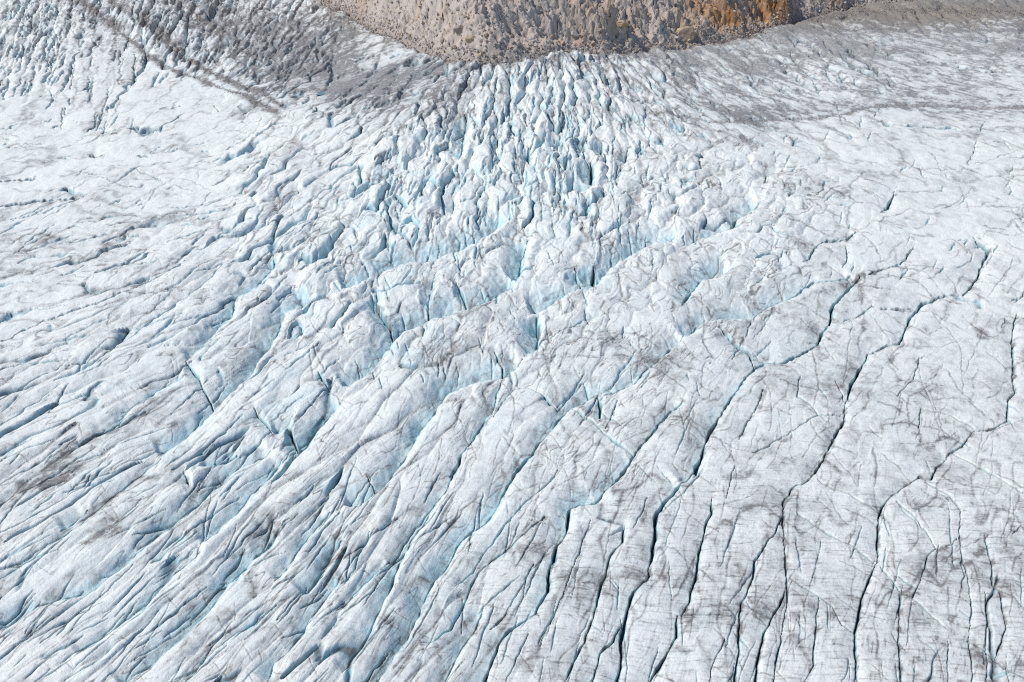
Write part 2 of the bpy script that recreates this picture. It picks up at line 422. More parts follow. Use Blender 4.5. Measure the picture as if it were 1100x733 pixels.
FR = np.zeros((NR, NC), F)
def fractures(n, box, ang, ln, w, seed, sd=9, deep=.8):
    r = np.random.default_rng(seed)
    for k in range(n):
        x, y = r.uniform(box[0], box[2]), r.uniform(box[1], box[3]); a = math.radians(r.normal(ang, sd)); l = ln * r.uniform(.4, 1.6); m = max(3, int(l / 9)); pts = [(x, y)]
        for i in range(m):
            a += r.normal(0, .16); x += l / m * math.cos(a); y -= l / m * math.sin(a); pts.append((x, y))
        q = line_dist(pts, 5)
        if q is None: continue
        sl, d, sg, s, Lt = q; t = np.clip(s / Lt, 0, 1); wv = w * (.55 + .45 * np.sin(t * math.pi)) * r.uniform(.7, 1.25)
        gg = np.exp(-(d / wv) ** 2) * np.clip(.75 + .8 * perlin(s / 9, s * 0 + k, seed), 0, 1); FR[sl] = np.maximum(FR[sl], gg); H[sl] -= gg * MPP[sl] * deep
fractures(110, (640, 280, 1110, 740), -28, 46, .62, 201, 16); fractures(60, (560, 180, 1110, 400), -12, 34, .6, 202, 22); fractures(90, (330, 230, 760, 500), -60, 22, .65, 203, 24, 1.2)
fractures(70, (640, 400, 1110, 740), 72, 50, .6, 204, 12); fractures(90, (0, 140, 420, 340), 14, 34, .55, 205, 14); fractures(60, (0, 380, 420, 740), -50, 14, .6, 206, 26); fractures(70, (640, 80, 1100, 260), -20, 34, .6, 207, 16)
fractures(60, (380, 480, 660, 740), -40, 20, .6, 208, 26); fractures(60, (420, 380, 700, 560), 50, 40, .6, 209, 14)

# ------------------------------------------------------------------ dirt on the ice, moraine lines
def blob(x, y, rx, ry, a=0):
    ca, sa = math.cos(math.radians(a)), math.sin(math.radians(a)); dx = PXf - x; dy = PYf - y
    u = (dx * ca - dy * sa) / rx; v = (dx * sa + dy * ca) / ry
    return np.exp(-(u * u + v * v))
D = np.zeros((NR, NC), F) + .10
for x, y, rx, ry, a, k in [(110,575,24,4,35,.5),(125,572,10,4,35,.9),(140,540,7,4,10,.9),(280,40,90,34,-30,.62),(350,80,80,26,-20,.75),(430,85,70,16,10,.8),(360,30,60,26,0,.7),(480,110,30,22,40,.45),(200,10,60,22,-35,.6),
    (700,62,80,10,-8,.75),(790,62,60,14,-14,.55),(890,44,60,12,-14,.75),(1000,14,170,13,1,1.7),(1080,55,40,8,0,.6),(840,120,110,6,4,.4),(960,115,120,5,3,.3),
    (770,118,60,6,-20,.3),(600,70,60,8,0,.5),(740,95,70,8,-30,.5),(60,500,60,10,30,.6),(110,545,26,8,35,.8),(150,515,10,6,0,.8),(55,520,30,7,30,.5),(0,510,20,14,20,.6),
    (690,385,60,16,-20,.18),(920,300,34,4,20,.5),(945,190,70,8,-10,.2),(870,205,30,7,0,.6),(700,620,90,18,5,.32),(560,590,80,16,10,.28),(800,660,90,14,0,.3),(1000,700,120,26,-8,.42),
    (1040,600,80,50,0,.2),(990,540,30,16,-15,.35),(1000,460,40,12,-15,.4),(880,500,60,20,0,.15),(600,380,40,20,0,.25),(300,560,70,16,42,.28),(370,600,60,24,50,.3),(480,680,60,40,50,.2),
    (500,330,50,30,0,.2),(480,390,30,20,0,.2),(200,420,100,20,30,.12),(250,660,70,12,42,.22),(60,270,90,30,5,.12),(90,20,60,22,-30,.3),(760,560,40,60,0,.14), (940,440,120,60,0,.1),(850,350,110,40,0,.12)]:
    D += k * blob(x, y, rx, ry, a)
brown = np.clip(blob(1000, 16, 140, 15) * 1.2 + blob(400, 38, 34, 10, -30) * .9 + blob(345, 8, 34, 12, -20) * .9 + blob(460, 58, 30, 5, -25) * .9 + blob(900, 22, 40, 6, 10) * .7 + blob(760, 46, 45, 4, 10) * .7+ blob(210, 18, 60, 4, -38) * .6, 0, 1)
MOR = np.zeros((NR, NC), F)
ML = [(5.5, 1.0, [(60, -12), (100, 12), (133, 40), (167, 66), (187, 77), (213, 86), (233, 95), (267, 107), (297, 123)], .4), (6, 1.0, [(100, -14), (124, 7), (160, 33), (187, 57), (213, 73), (233, 83), (267, 99), (281, 100), (297, 113), (304, 115)], .5),
      (15, .9, [(100, -14), (130, 6), (166, 30), (190, 55)], .8), (12, .9, [(60, -12), (100, 12), (128, 33)], .8),
      (2.5, .5, [(334, 116), (353, 124), (367, 120)], .4), (2.0, .5, [(278, 99), (300, 97), (330, 97)], .4), (4, .5, [(250, -12), (290, 18), (330, 40), (365, 72)], .3), (4, .4, [(190, -12), (230, 22), (262, 52), (300, 80)], .2),
      (3.5, .8, [(700, 122), (733, 127), (773, 133), (815, 129), (873, 128), (907, 123), (935, 115), (967, 114), (1020, 115), (1100, 117), (1200, 119)], .2), (2.5, .6, [(873, 97), (930, 99), (1000, 106), (1060, 114)], .1),
      (3, .6, [(733, 132), (770, 142), (800, 150)], .1), (3, .7, [(850, 30), (900, 33), (960, 34), (1020, 36), (1100, 35), (1200, 36)], .2), (2.5, .6, [(845, 62), (900, 60), (940, 60)], .1)]
for w, k, pts, br in ML:
    q = line_dist(pts, 22)
    if q is None: continue
    sl, d, sg, s, Lt = q
    v = k * np.clip(.85 + .6 * perlin(s / 17, s * 0 + w * 9.1, 153), .4, 1.2) * np.exp(-(d / (w * .5 * np.clip(1 + .8 * perlin(s / 11, s * 0 + w, 154), .4, 2))) ** 2); MOR[sl] = np.maximum(MOR[sl], v); brown[sl] = np.maximum(brown[sl], v * br)
    H[sl] += MPP[sl] * .5 * np.exp(-(d / w) ** 2) * (w > 5); H[sl] -= MPP[sl] * .9 * np.exp(-(d / (w * .4)) ** 2) * (w <= 5)
# fine foliation lines and patches, laid out on the ground
n1 = fbm(X / 26, Y / 26, 51, 4, .6); n2 = fbm(X / 5, Y / 5, 52, 4, .65)
foX = X * math.cos(.06) - Y * math.sin(.06); foY = X * math.sin(.06) + Y * math.cos(.06)
fol = fbm(foX / 9, foY / .75 + 3 * perlin(X / 30, Y / 30, 56), 53, 4, .62)
D += .07 * ss(450, 800, PXf) * ss(200, 400, PYf)
folW = 1.15 * ss(430, 600, PYf) * ss(330, 600, PXf) + .45 * ss(200, 420, PYf) * ss(400, 700, PXf)
streak = grain
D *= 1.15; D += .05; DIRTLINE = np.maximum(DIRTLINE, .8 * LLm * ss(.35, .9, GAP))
patch = ss(-.15, .55, n1 + .8 * n2)
dirt = D * (.35 + 1.15 * patch) + D * .9 * ss(.05, .55, streak) + .22 * folW * ss(-.02, .4, fol) + (.30 * folW + .15) * ss(.25, .6, fol) * D * 3 * patch
spots = ss(.40, .62, n2 + .25 * n1) * .28 + ss(.45, .62, fbm(X / 1.7, Y / 1.7, 57, 3, .6)) * .25
dirt += spots * (.4 + D * 1.4) 
dirt += DIRTLINE * (.40 + .7 * D) * ss(-.3, .3, n2 + .25)
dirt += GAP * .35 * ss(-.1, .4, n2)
lu = U * P1[np.maximum(I1, 0), 3].astype(F); lv = V * lb1
hl = ss(.93, .99, 1 - np.abs(perlin(lu / 55 + rr1 * 71, lv / 6 + rr1 * 23, 131))) * ss(0, .35, perlin(X / 13, Y / 20, 132) + .1)
hl2 = ss(.945, .99, 1 - np.abs(perlin(lu / 11 + rr1 * 31 + lv / 25, lv / 45 + rr1 * 13, 133))) * ss(.05, .4, perlin(X / 16, Y / 16, 134))
hl3 = ss(.94, .99, 1 - np.abs(perlin(X / 24 + Y / 50, Y / 17, 136))) * ss(.1, .45, perlin(X / 25, Y / 25, 137))
HAIR = np.clip(hl + .5 * hl2 * ss(.9, 1.6, REL), 0, 1)
dirt += FR * .62
HAIR = HAIR * ss(.45, 1.3, REL)
dirt += HAIR * (.46 + 1.0 * D)
H -= HAIR * MPP * .45
top = ss(170, 60, PYf) * (.2 + .8 * ss(560, 640, PXf))
fla = (X - Y) * .7071; flb = (X + Y) * .7071
flow = fbm(fla / 60, flb / 4.5 + 1.5 * perlin(X / 50, Y / 50, 161), 162, 4, .6); flow_l = fbm((X + .5 * Y) / 60, (Y - .5 * X) / 6 + 1.2 * perlin(X / 40, Y / 40, 163), 164, 4, .6)
TR = ss(600, 760, PXf) * ss(185, 70, PYf); TL = np.clip(blob(410, 85, 110, 34), 0, 1)
dirt += TR * (.10 + .75 * ss(.0, .4, flow) * ss(-.5, .2, n1)) + TR * ss(70, 40, PYf) * .15
dirt += TL * (.16 + .7 * ss(0, .4, flow_l))
dirt += top * (.65 * ss(-.05, .4, streak) * ss(-.3, .3, n1) + .5 * ss(.1, .5, n2 + .6 * fbm(X / 16 + Y / 30, Y / 60 - X / 50, 138, 3)))
dirt += MOR * (.85 + .7 * n2)
H += MPP * (.25 * fbm(X / 7, Y / 7, 61, 3, .6) + .10 * n2 * np.clip(REL, .6, 2.5) + .05 * fol * folW * 3)
H += .9 * n1 * ss(60, 200, PYf)
# rough chop on the dirty ice of the tributary
rough = np.clip(blob(270, 30, 90, 45, -25) + blob(180, 0, 70, 30, -30) + blob(1000, 15, 130, 15) * .9 + .5 * blob(880, 50, 90, 18), 0, 1)
H += rough * MPP * 2.0 * (ridged(X / 9 + Y / 18, Y / 22 - X / 40, 65, 4, .62) - .6)

# edge of the ice: it dips under the rock
over = (Y - edgeY(X)).astype(F) + 20 * fbm(X / 26, Y * 0 + 3.3, 152, 5, .65)
GZf = GZ.astype(F)
Hs = H * ss(14, -14, over)
Z = GZf + Hs - 6 * ss(-30, 0, over) * ss(0, -6, over * 0 - 3) * 0 - np.clip(over + 10, 0, 400) * .5 - 3 * ss(-30, 0, over)
# steepness (for bare clean ice on the walls)
def grad(Zm):
    # position derivatives along grid rows / columns
    def dd(A, ax): return np.gradient(A, axis=ax)
    ax_, ay_, az_ = dd(X, 1), dd(Y, 1), dd(Zm, 1); bx_, by_, bz_ = dd(X, 0), dd(Y, 0), dd(Zm, 0)
    nx = ay_ * bz_ - az_ * by_; ny = az_ * bx_ - ax_ * bz_; nz = ax_ * by_ - ay_ * bx_
    l = np.sqrt(nx * nx + ny * ny + nz * nz) + 1e-9; s = np.sign(nz); s[s == 0] = 1
    return nx * s / l, ny * s / l, np.abs(nz) / l
def blur(A, k):
    for ax in (0, 1):
        c = np.cumsum(np.concatenate([np.repeat(np.take(A, [0], ax), k + 1, ax), A, np.repeat(np.take(A, [-1], ax), k, ax)], ax), ax, dtype=np.float64)
        n = A.shape[ax]
        A = ((np.take(c, range(2 * k + 1, 2 * k + 1 + n), ax) - np.take(c, range(0, n), ax)) / (2 * k + 1)).astype(F)
    return A
nxs, nys, nzs = grad(blur(Z, 2))
steep = ss(.87, .52, nzs)
blueF = .25 + .75 * np.clip(blob(480, 230, 230, 120, 20) + blob(200, 420, 240, 120, 30) + blob(560, 420, 220, 150) * .8 + blob(830, 330, 160, 110) * .7 + blob(200, 620, 260, 150) * .9+ blob(560, 640, 220, 120) * .6, 0, 1)
blueF *= (1 - .9 * np.clip(blob(280, 50, 130, 60) + blob(900, 60, 260, 50), 0, 1))
bn = fbm(X / 15, Y / 15, 66, 3, .55); bn2 = perlin(X / 40, Y / 40, 67)
blue = steep * blueF * (.6 + .8 * bn) + .22 * ss(.12, .5, bn + .5 * bn2) * blueF * (REL > 1.2) * ss(1.2, 3, REL)
trq = 1 - .75 * np.clip(blob(900, 70, 260, 60) + .9 * blob(200, 30, 260, 60), 0, 1)
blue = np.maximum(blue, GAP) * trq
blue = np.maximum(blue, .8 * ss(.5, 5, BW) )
HLn = ss(.2, 1.0, HL / MPP / 9 * (1 + .9 * fbm(U * 14, V * 1.5 + rr1 * 9, 171, 3, .6)))
blue = np.maximum(blue, HLn * (.35 + .5 * blueF) * np.clip(.8 + .9 * bn, .3, 1.2)) + .12 * blueF * (1 + bn)
blue = np.clip(blue, 0, 1) * (1 - .5 * np.clip(MOR, 0, 1))
dirt *= (1 - .45 * steep * np.clip(blueF, 0, 1) * (D < .4))
rim = ss(-26, 2, over + 16 * fbm(X / 18, Y / 18, 151, 3))
dirt = dirt * 1.0 + rim * (.55 + .8 * n2) + .5 * ss(3.2, 1.4, DLD) * ss(0, .4, n2 + .1)
brown = np.clip(brown + .5 * rim, 0, 1)
dirt = np.clip(dirt, 0, 1 - .2 * TR * (1 - rim) * ss(26, 44, PYf) - .1 * TL)
depth = np.clip(BW / np.maximum(MPP * 9, .01), 0, 1)          # blue deep ice, darkened down into the cracks to paint in their shade
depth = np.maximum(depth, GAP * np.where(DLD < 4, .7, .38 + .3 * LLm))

# ------------------------------------------------------------------ mesh helpers
def grid_mesh(name, Xa, Ya, Za, attrs, m):
    nr, nc = Xa.shape; me = bpy.data.meshes.new(name)
    co = np.empty((nr * nc, 3), F); co[:, 0] = Xa.ravel(); co[:, 1] = Ya.ravel(); co[:, 2] = Za.ravel()
    i = np.arange(nr * nc, dtype=np.int32).reshape(nr, nc)
    q = np.stack([i[:-1, :-1], i[:-1, 1:], i[1:, 1:], i[1:, :-1]], -1).reshape(-1, 4)
    if Ya[0, 0] > Ya[-1, 0]: q = q[:, ::-1]
    me.vertices.add(nr * nc); me.vertices.foreach_set("co", co.ravel())
    me.loops.add(q.size); me.loops.foreach_set("vertex_index", np.ascontiguousarray(q).ravel())
    me.polygons.add(len(q)); me.polygons.foreach_set("loop_start", np.arange(0, q.size, 4, dtype=np.int32))
    me.update(calc_edges=True)
    me.polygons.foreach_set("use_smooth", np.ones(len(q), bool))
    for an, A in attrs.items():
        at = me.attributes.new(an, 'FLOAT', 'POINT'); at.data.foreach_set("value", A.astype(F).ravel())
    me.materials.append(m); o = bpy.data.objects.new(name, me); sc.collection.objects.link(o); return o
class NT:
    def __init__(s, name):
        s.m = bpy.data.materials.new(name); s.m.use_nodes = True; s.t = s.m.node_tree; s.b = s.t.nodes["Principled BSDF"]
    def n(s, typ, **k):
        nd = s.t.nodes.new(typ)
        for a, b in k.items(): setattr(nd, a, b)
        return nd
    def l(s, a, b): s.t.links.new(a, b)
    def attr(s, name): return s.n('ShaderNodeAttribute', attribute_name=name).outputs['Fac']
    def math(s, op, a, b=None, clamp=False):
        nd = s.n('ShaderNodeMath', operation=op, use_clamp=clamp)
        for i, v in enumerate((a, b)):
            if v is None: continue
            if isinstance(v, (int, float)): nd.inputs[i].default_value = v
            else: s.l(v, nd.inputs[i])
        return nd.outputs[0]
    def mix(s, f, a, b):
        nd = s.n('ShaderNodeMix', data_type='RGBA')
        for i, v in ((0, f), (6, a), (7, b)):
            if isinstance(v, (int, float)): nd.inputs[i].default_value = v
            elif isinstance(v, tuple): nd.inputs[i].default_value = v + (1,)
            else: s.l(v, nd.inputs[i])
        return nd.outputs[2]
    def noise(s, scale, det=4, rough=.6, sx=(1, 1, 1), rot=0):
        tc = s.n('ShaderNodeTexCoord'); mp = s.n('ShaderNodeMapping'); mp.inputs['Scale'].default_value = sx; mp.inputs['Rotation'].default_value = (0, 0, rot)
        nz = s.n('ShaderNodeTexNoise'); nz.inputs['Scale'].default_value = scale; nz.inputs['Detail'].default_value = det; nz.inputs['Roughness'].default_value = rough
        s.l(tc.outputs['Object'], mp.inputs[0]); s.l(mp.outputs[0], nz.inputs[0]); return nz.outputs['Fac']
    def ramp(s, f, lo, hi, a=0., b=1.):
        nd = s.n('ShaderNodeMapRange'); s.l(f, nd.inputs[0])
        for i, v in enumerate((lo, hi, a, b)): nd.inputs[i + 1].default_value = v
        return nd.outputs[0]
    def bump(s, h, st, dist):
        nd = s.n('ShaderNodeBump'); nd.inputs['Strength'].default_value = st; nd.inputs['Distance'].default_value = dist; s.l(h, nd.inputs['Height']); s.l(nd.outputs[0], s.b.inputs['Normal'])

def ice_material():
    k = NT("glacier ice"); dirt = k.attr("dirt"); blue = k.attr("blue"); br = k.attr("brown"); dp = k.attr("depth")
    fine = k.noise(.9, 6, .7); fine2 = k.noise(.22, 5, .65); fol = k.noise(.5, 5, .65, (.22, 2.4, 1), .06)
    base = k.mix(k.ramp(fine2, .35, .68), (.845, .86, .81), (.765, .775, .735))
    base = k.mix(k.ramp(fine, .40, .72, 0, .55), base, (.885, .89, .85))
    base = k.mix(blue, base, (.53, .735, .77))
    base = k.mix(dp, base, (.035, .20, .27))  # deep ice tint with the dark of the crack bottoms painted in
    d = k.math('ADD', dirt, k.math('MULTIPLY', k.math('SUBTRACT', fine, .5), k.math('ADD', k.math('MULTIPLY', dirt, 1.6), .12)))
    d = k.math('ADD', d, k.math('MULTIPLY', k.math('SUBTRACT', fol, .5), k.math('ADD', k.math('MULTIPLY', dirt, .8), .10)), True)
    dc = k.mix(br, (.16, .15, .145), (.18, .145, .112))
    base = k.mix(k.ramp(d, .06, .95, 0, .9), base, dc)
    k.l(base, k.b.inputs['Base Color']); k.b.inputs['Roughness'].default_value = .62; k.b.inputs['Specular IOR Level'].default_value = .35
    k.bump(k.math('ADD', k.noise(.8, 8, .72), k.math('MULTIPLY', fol, .4)), .5, .9)
    return k.m
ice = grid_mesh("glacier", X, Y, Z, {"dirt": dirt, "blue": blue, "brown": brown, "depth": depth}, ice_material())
ice["kind"] = "structure"

# ------------------------------------------------------------------ rock slope behind
rx = np.concatenate([np.linspace(-1500, -420, 150), np.arange(-419, 760, .85), np.linspace(761, 1700, 150)])
rt = np.concatenate([np.linspace(-40, -12, 12), np.arange(-11, 190, .75), np.linspace(191, 900, 110)])
RX, RT = np.meshgrid(rx, rt)
EY = edgeY(RX); RY = EY + RT
ez = z0(RX, EY)
def spot(x, y, sx, sy, a=0):
    ca, sa = math.cos(math.radians(a)), math.sin(math.radians(a)); u = (RX - x) * ca + (RY - y) * sa; v = -(RX - x) * sa + (RY - y) * ca
    return np.exp(-(u / sx) ** 2 - (v / sy) ** 2)
def onrock(px, py):
    "point of the rock slope seen at a place of the photograph"
    r = rays(px, py); best = None
    for t in np.arange(500, 3000, .5):
        x, y, z = r[0] * t, r[1] * t, CAM_H + r[2] * t
        ey = float(edgeY(x)); zz = float(z0(np.array(x), np.array(ey))) - 2 + .62 * max(y - ey, -30)
        if z <= zz: return x, y, zz
    return x, y, zz
RZ = ez - 2 + .62 * RT - 7 * (RT < 0) * 0
big = ridged(RX / 70 + RY / 200, RY / 55, 101, 4, .55)
st = ridged(RX / 16 + RY / 30, RY / 26 - RX / 60, 103, 5, .6)
nn = fbm(RX / 8, RY / 8, 105, 5, .72); sharp = ridged(RX / 9 + RY / 30, RY / 4.5 - RX / 12, 106, 4, .65)
fad = ss(-6, 25, RT)
ledge = (RX * .42 + RY * .85) / 16 + 1.1 * fbm(RX / 26, RY / 26, 143, 3); lf = ledge - np.floor(ledge)
ledge2 = (RX * .9 - RY * .35) / 11 + .9 * fbm(RX / 18, RY / 18, 144, 3); lf2 = ledge2 - np.floor(ledge2)
cA_ = onrock(832, 6); cB_ = onrock(735, 34); cC_ = onrock(900, 4); cD_ = onrock(790, 22)
crag = np.clip(ss(40, 130, RX) + .45 * ss(-140, -40, RX), 0, 1)
RZ = RZ + fad * (24 * (big - .6) + (6 + 4 * crag) * (st - .6)) + (1.2 + 1.3 * crag) * nn * ss(-12, 5, RT) + 1.5 * fbm(RX / 3.2, RY / 3.2, 107, 4, .75) + (2.4 + .6 * crag) * (.35 + 1.3 * ss(-.3, .4, perlin(RX / 28, RY / 28, 141))) * (sharp - .55) * ss(-8, 4, RT)
# steep orange bluff: stands proud, drops away on its right-hand side
bx, by = cA_[0], cA_[1]
bl = ss(-46, -6, RX - bx) * ss(20, 8, RX - bx + .35 * (RY - by)) * ss(-14, 2, RY - by + .15 * (RX - bx))
RZ = RZ + 20 * bl * (.8 + .35 * fbm(RX / 12, RY / 12, 111, 4, .6)) - 8 * spot(bx + 34, by + 6, 16, 26, 20)
bl2 = ss(-30, -4, RX - cC_[0]) * ss(16, 4, RX - cC_[0] + .4 * (RY - cC_[1])) * ss(-8, 4, RY - cC_[1])
RZ = RZ + 8 * bl2 - 4 * spot(cC_[0] + 20, cC_[1], 10, 14, 20)
RZ = RZ + 6 * np.exp(-(RT / 900)) * 0
org = .9 * spot(bx - 10, by + 4, 24, 40) + .55 * spot(cB_[0] + 4, cB_[1] + 2, 16, 14) + .3 * spot(*onrock(390, 6)[:2], 42, 24) + .55 * spot(cD_[0], cD_[1], 26, 16, 20) + .35 * spot(*onrock(640, 15)[:2], 30, 40) + .35 * spot(cC_[0] - 12, cC_[1], 16, 30) + .35 * spot(*onrock(745, 8)[:2], 30, 20)
org = np.clip(org * 1.3 * (1.0 + .9 * fbm(RX / 10, RY / 12, 113, 4, .6)) + .5 * ss(.05, .5, fbm(RX / 24, RY / 24, 115, 4, .6)), 0, 1)
sorg = np.clip((spot(bx - 4, by + 8, 28, 40) * 1.25 + .55 * spot(*onrock(765, 10)[:2], 30, 26) + .5 * spot(cD_[0], cD_[1], 22, 14) + .45 * spot(cC_[0] - 10, cC_[1], 20, 24)) * (1 + .5 * fbm(RX / 9, RY / 9, 117, 3)), 0, 1)
gr_ = np.clip(ss(14, -2, RT + 6 * fbm(RX / 14, RY / 14, 119, 3)) , 0, 1)      # grey silt close to the ice
crackr = ss(.82, .95, ridged(RX / 9 + RY / 22, RY / 14, 121, 3, .5))
def rock_material(name, attrs=True, tint=None):
    k = NT(name); f1 = k.noise(.35, 8, .75); f2 = k.noise(.06, 5, .6); f3 = k.noise(.55, 8, .8)
    base = k.mix(k.ramp(f1, .35, .65), (.58, .495, .43), (.43, .37, .32))
    base = k.mix(k.ramp(f2, .4, .65, 0, .6), base, (.50, .45, .405))
    base = k.mix(k.ramp(f3, .56, .68, 0, .4), base, (.20, .175, .155))
    base = k.mix(k.ramp(f3, .44, .30, 0, .6), base, (.66, .63, .60))
    if attrs:
        base = k.mix(k.math('MULTIPLY', k.attr("ochre"), .75), base, k.mix(f3, (.36, .23, .115), (.50, .34, .19)))
        base = k.mix(k.math('MULTIPLY', k.attr("rust"), .9), base, k.mix(k.ramp(f1, .35, .65), (.52, .235, .07), (.30, .16, .08)))
        base = k.mix(k.math('MULTIPLY', k.attr("silt"), .45), base, (.25, .225, .205))
        base = k.mix(k.math('MULTIPLY', k.attr("joint"), .75), base, (.10, .095, .09))
    if tint: base = k.mix(.6, base, tint)
    k.l(base, k.b.inputs['Base Color']); k.b.inputs['Roughness'].default_value = .9; k.b.inputs['Specular IOR Level'].default_value = .2
    k.bump(k.noise(.9, 8, .75), .6, 1.4 if attrs else .5); return k.m
lm = np.clip(.25 + crag, 0, 1) * ss(-.35, .35, perlin(RX / 35, RY / 35, 145))
RZ = RZ + fad * lm * (9 * lf * ss(1, .86, lf) + 2.5 * lf2 * ss(1, .82, lf2)) + fad * (1 - crag) * 2.2 * fbm(RX / 5, RY / 5, 146, 4, .75)
RZ = RZ - 5 * crackr * fad * (.4 + crag)
rock = grid_mesh("rock_slope", RX.astype(F), RY.astype(F), RZ.astype(F), {"ochre": org, "rust": sorg, "silt": gr_, "joint": crackr}, rock_material("slope rock"))
rock["kind"] = "structure"

# ------------------------------------------------------------------ boulders
import bmesh
from mathutils import noise as mn
def boulder_mesh(name, seed, mat, sub=3, sq=(1, 1, .8)):
    bm = bmesh.new(); bmesh.ops.create_icosphere(bm, subdivisions=sub, radius=1)
    rd = random.Random(seed); pl = []
    for k in range(9):
        n = Vector((rd.gauss(0, 1), rd.gauss(0, 1), rd.gauss(0, .8))).normalized(); pl.append((n, rd.uniform(.55, .85)))
    for v in bm.verts:
        p = v.co.copy()
        for n, d in pl:
            s = p.dot(n)
            if s > d: p -= n * (s - d)
        p *= 1 + .10 * mn.noise(p * 2.3 + Vector((seed, 0, 0))) + .04 * mn.noise(p * 7 + Vector((0, seed, 0)))
        v.co = Vector((p.x * sq[0], p.y * sq[1], p.z * sq[2]))
    me = bpy.data.meshes.new(name); bm.to_mesh(me); bm.free(); me.materials.append(mat); return me
from mathutils.bvhtree import BVHTree
def sampler(Xa, Ya, Za, x0, x1):
    def f(x, y):
        if Za is RZ:
            t = y - float(edgeY(x)); r = np.searchsorted(rt, t) ; c = np.searchsorted(rx, x); return float(RZ[min(max(r, 0), len(rt) - 1), min(max(c, 0), len(rx) - 1)])
    return f
rz_at = sampler(RX, RY, RZ, 0, 0)
m_or = rock_material("ochre boulder rock", False, (.42, .28, .15)); m_gr = rock_material("grey boulder rock", False, (.40, .37, .34)); m_dk = rock_material("dark boulder rock", False, (.17, .155, .15))
def place(name, me, px, py, size, label, cat, group=None, rz=0, sink=.25):
    x, y, z = onrock(px, py); z = rz_at(x, y)
    o = bpy.data.objects.new(name, me); sc.collection.objects.link(o); o.location = (x, y, z + size * (.5 - sink)); o.scale = (size, size, size); o.rotation_euler = (0, 0, rz)
    o["label"] = label; o["category"] = cat
    if group: o["group"] = group
    return o
place("boulder", boulder_mesh("boulder", 3, m_or, 4, (1.05, .9, .95)), 736, 37, 8.5, "largest ochre boulder with a cracked face, low on the slope above the ice edge", "boulder")
place("boulder", boulder_mesh("boulder", 8, m_dk, 4, (1.3, .7, .7)), 713, 41, 2.6, "small near-black boulder left of the large ochre boulder, just above the ice", "boulder")
place("boulder", boulder_mesh("boulder", 12, m_gr, 4, (1.2, .8, .75)), 617, 35, 3.6, "pale grey boulder with a dark underside alone in the middle of the scree", "boulder")
place("boulder", boulder_mesh("boulder", 15, m_or, 4, (1.3, .9, .7)), 668, 39, 4.2, "rust-brown boulder on the scree between the pale grey boulder and the large ochre boulder", "boulder")
place("boulder", boulder_mesh("boulder", 19, m_dk, 4, (1.4, .8, .9)), 494, 36, 3.8, "dark angular boulder halfway up the scree above the lowest dip of the ice edge", "boulder")
place("boulder", boulder_mesh("boulder", 22, m_or, 4, (1.2, .9, .8)), 506, 44, 4.2, "brown boulder just below the dark angular boulder on the scree", "boulder")
protos = [boulder_mesh("boulder", 40 + k, (m_gr, m_or, m_gr, m_dk)[k % 4], 3, (1.2, .9, .75)) for k in range(8)]
lab = ["pale grey boulder of a few metres lying among the scree on the slope", "ochre-brown boulder of a few metres lying among the scree on the slope", "pale grey boulder of a few metres lying among the scree on the slope", "dark grey boulder of a few metres lying among the scree on the slope"]
rd = random.Random(5); cnt = 0
while cnt < 190:
    px = rd.uniform(340, 960); py = rd.uniform(-2, 62); ey = np.interp(px, EDGE[:, 0], EDGE[:, 1])
    if py > ey - 2: continue
    k = rd.randrange(8); s = .9 + 1.7 * rd.random() ** 3
    place("boulder", protos[k], px, py, s, lab[k % 4], "boulder", "loose boulders on the scree slope", rd.uniform(0, 6.3)); cnt += 1
# rubble strewn along the medial moraines and the ice margin: too many to count
def rubble(name, lines, n, spread, size, mat, seed, zoff=.1):
    r = np.random.default_rng(seed); vs = []; fs = []
    base = np.array([(1, 0, 0), (-.5, .87, 0), (-.5, -.87, 0), (0, 0, 1.1), (0, 0, -.6)]); tri = [(0, 1, 3), (1, 2, 3), (2, 0, 3), (1, 0, 4), (2, 1, 4), (0, 2, 4)]
    for pts, wgt in lines:
        pts = np.array(pts, float); L = np.concatenate([[0], np.cumsum(np.hypot(*np.diff(pts, axis=0).T))])
        for k in range(int(n * wgt)):
            s = r.uniform(0, L[-1]); px = np.interp(s, L, pts[:, 0]) + r.normal(0, spread); py = np.interp(s, L, pts[:, 1]) + r.normal(0, spread * .45)
            ci = min(np.searchsorted(xs, px), NC - 1); ri = min(np.searchsorted(ys, py), NR - 1)
            p = np.array([X[ri, ci], Y[ri, ci], Z[ri, ci] + zoff]); sz = size * (.5 + r.random() ** 2 * 1.5)
            M = np.linalg.qr(r.normal(size=(3, 3)))[0]; q = (base * r.uniform(.6, 1.3, (5, 1))) @ M * sz + p; b = len(vs)
            vs += q.tolist(); fs += [tuple(b + t for t in f) for f in tri]
    me = bpy.data.meshes.new(name); me.from_pydata(vs, [], fs); me.materials.append(mat)
    o = bpy.data.objects.new(name, me); sc.collection.objects.link(o); o["kind"] = "stuff"; o["label"] = {"moraine_debris": "brown stones strewn in thin curving lines over the ice", "margin_debris": "dark brown rubble strewn along the foot of the rock slope"}[name]; o["category"] = "debris"; return o
rubble("moraine_debris", [(ML[0][2], .8), (ML[1][2], 1), (ML[2][2], .8), (ML[3][2], .7), (ML[8][2], .5)], 900, 1.6, .38, m_gr, 3)
rubble("margin_debris", [([(870, 22), (930, 14), (1000, 14), (1110, 16)], 1.6), ([(352, 10), (402, 33), (455, 54), (512, 68)], .5), ([(700, 52), (770, 45), (830, 32)], .4)], 1500, 4, .6, m_dk, 9)

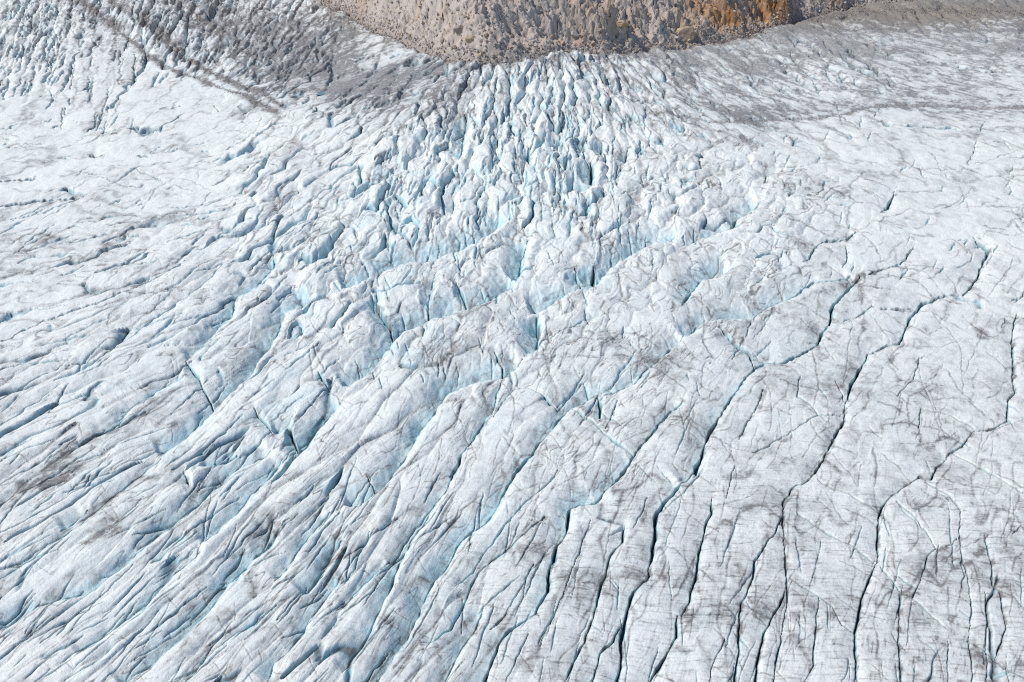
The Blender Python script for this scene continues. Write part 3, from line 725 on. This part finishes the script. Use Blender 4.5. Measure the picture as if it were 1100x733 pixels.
def scree(name, n, mat, seed, smin, smax, label, box):
    r = np.random.default_rng(seed); base = np.array([(1, 0, 0), (-.5, .87, 0), (-.5, -.87, 0), (0, 0, 1.), (0, 0, -.7)]); tri = [(0, 1, 3), (1, 2, 3), (2, 0, 3), (1, 0, 4), (2, 1, 4), (0, 2, 4)]
    x = r.uniform(box[0], box[1], n); t = np.where(r.random(n) < .35, r.uniform(-8, 12, n), r.uniform(-6, 130, n)); vs = np.empty((n, 5, 3)); sz = smin + (smax - smin) * r.random(n) ** 3
    ci = np.clip(np.searchsorted(rx, x), 0, len(rx) - 1); ti = np.clip(np.searchsorted(rt, t), 0, len(rt) - 1)
    for k in range(n):
        M = np.linalg.qr(r.normal(size=(3, 3)))[0]; vs[k] = (base * r.uniform(.6, 1.4, (5, 1))) @ M * sz[k] + (RX[ti[k], ci[k]], RY[ti[k], ci[k]], RZ[ti[k], ci[k]] + sz[k] * .25)
    fs = (np.arange(n)[:, None, None] * 5 + np.array(tri)[None]).reshape(-1, 3)
    me = bpy.data.meshes.new(name); me.from_pydata(vs.reshape(-1, 3).tolist(), [], fs.tolist()); me.materials.append(mat)
    o = bpy.data.objects.new(name, me); sc.collection.objects.link(o); o["kind"] = "stuff"; o["label"] = label; o["category"] = "scree"
scree("grey_scree", 9000, m_gr, 21, .5, 1.9, "pale grey scree stones scattered over the whole rock slope", (-330, 560))
scree("dark_scree", 1500, m_dk, 22, .5, 1.6, "dark scree stones scattered thinly among the pale ones on the rock slope", (-330, 560))
scree("ochre_scree", 2500, m_or, 23, .6, 2.2, "ochre scree stones scattered thinly among the pale ones on the rock slope", (-330, 560))

# small meltwater pool on the dirty ice at the foot of the tributary
def melt_pool():
    c = (348, 101); n = 30; k = NT("meltwater"); k.b.inputs['Base Color'].default_value = (.05, .20, .26, 1); k.b.inputs['Roughness'].default_value = .08
    i = min(np.searchsorted(xs, c[0]), NC - 1); j = np.searchsorted(ys, c[1])
    z = float(np.median(Z[j - 6:j + 7, i - 10:i + 11])) + .25
    vs = []
    for a in np.linspace(0, 2 * math.pi, n, endpoint=False):
        rr = 1 + .18 * math.sin(3 * a + 1) + .12 * math.sin(5 * a); u, v = 9 * rr * math.cos(a), 2.0 * rr * math.sin(a)
        px = c[0] + u * .95 + v * .3; py = c[1] - u * .3 + v * .95
        h = hit(np.array([px]), np.array([py])); vs.append((float(h[0][0]), float(h[1][0]), z))
    me = bpy.data.meshes.new("meltwater_pool"); me.from_pydata(vs, [], [tuple(range(n))]); me.materials.append(k.m)
    o = bpy.data.objects.new("meltwater_pool", me); sc.collection.objects.link(o); o["kind"] = "structure"
melt_pool()

# ------------------------------------------------------------------ light
EL = math.radians(49); AZ = math.radians(-92)       # azimuth from +Y, negative to the left
sd = Vector((math.sin(AZ) * math.cos(EL), math.cos(AZ) * math.cos(EL), math.sin(EL)))
w = bpy.data.worlds.new("World"); sc.world = w; w.use_nodes = True; nt = w.node_tree
sky = nt.nodes.new('ShaderNodeTexSky'); sky.sky_type = 'NISHITA'; sky.sun_disc = False; sky.sun_elevation = EL; sky.sun_rotation = AZ % (2 * math.pi); sky.altitude = 2000
bg = nt.nodes['Background']; nt.links.new(sky.outputs[0], bg.inputs[0]); bg.inputs[1].default_value = .11
ld = bpy.data.lights.new("sun", 'SUN'); ld.energy = 3.0; ld.angle = math.radians(.5); ld.color = (1, .96, .91)
lo = bpy.data.objects.new("sun", ld); sc.collection.objects.link(lo); lo.rotation_euler = sd.to_track_quat('Z', 'Y').to_euler(); lo.location = (0, 0, 500)
v = sc.view_settings; v.view_transform = 'Standard'; v.look = 'None'; v.gamma = 1; v.exposure = .29; v.use_curve_mapping = False

sc.render.engine = 'CYCLES'; sc.cycles.use_denoising = False; sc.cycles.filter_width = 1.15; sc.cycles.max_bounces = 5; sc.cycles.diffuse_bounces = 4
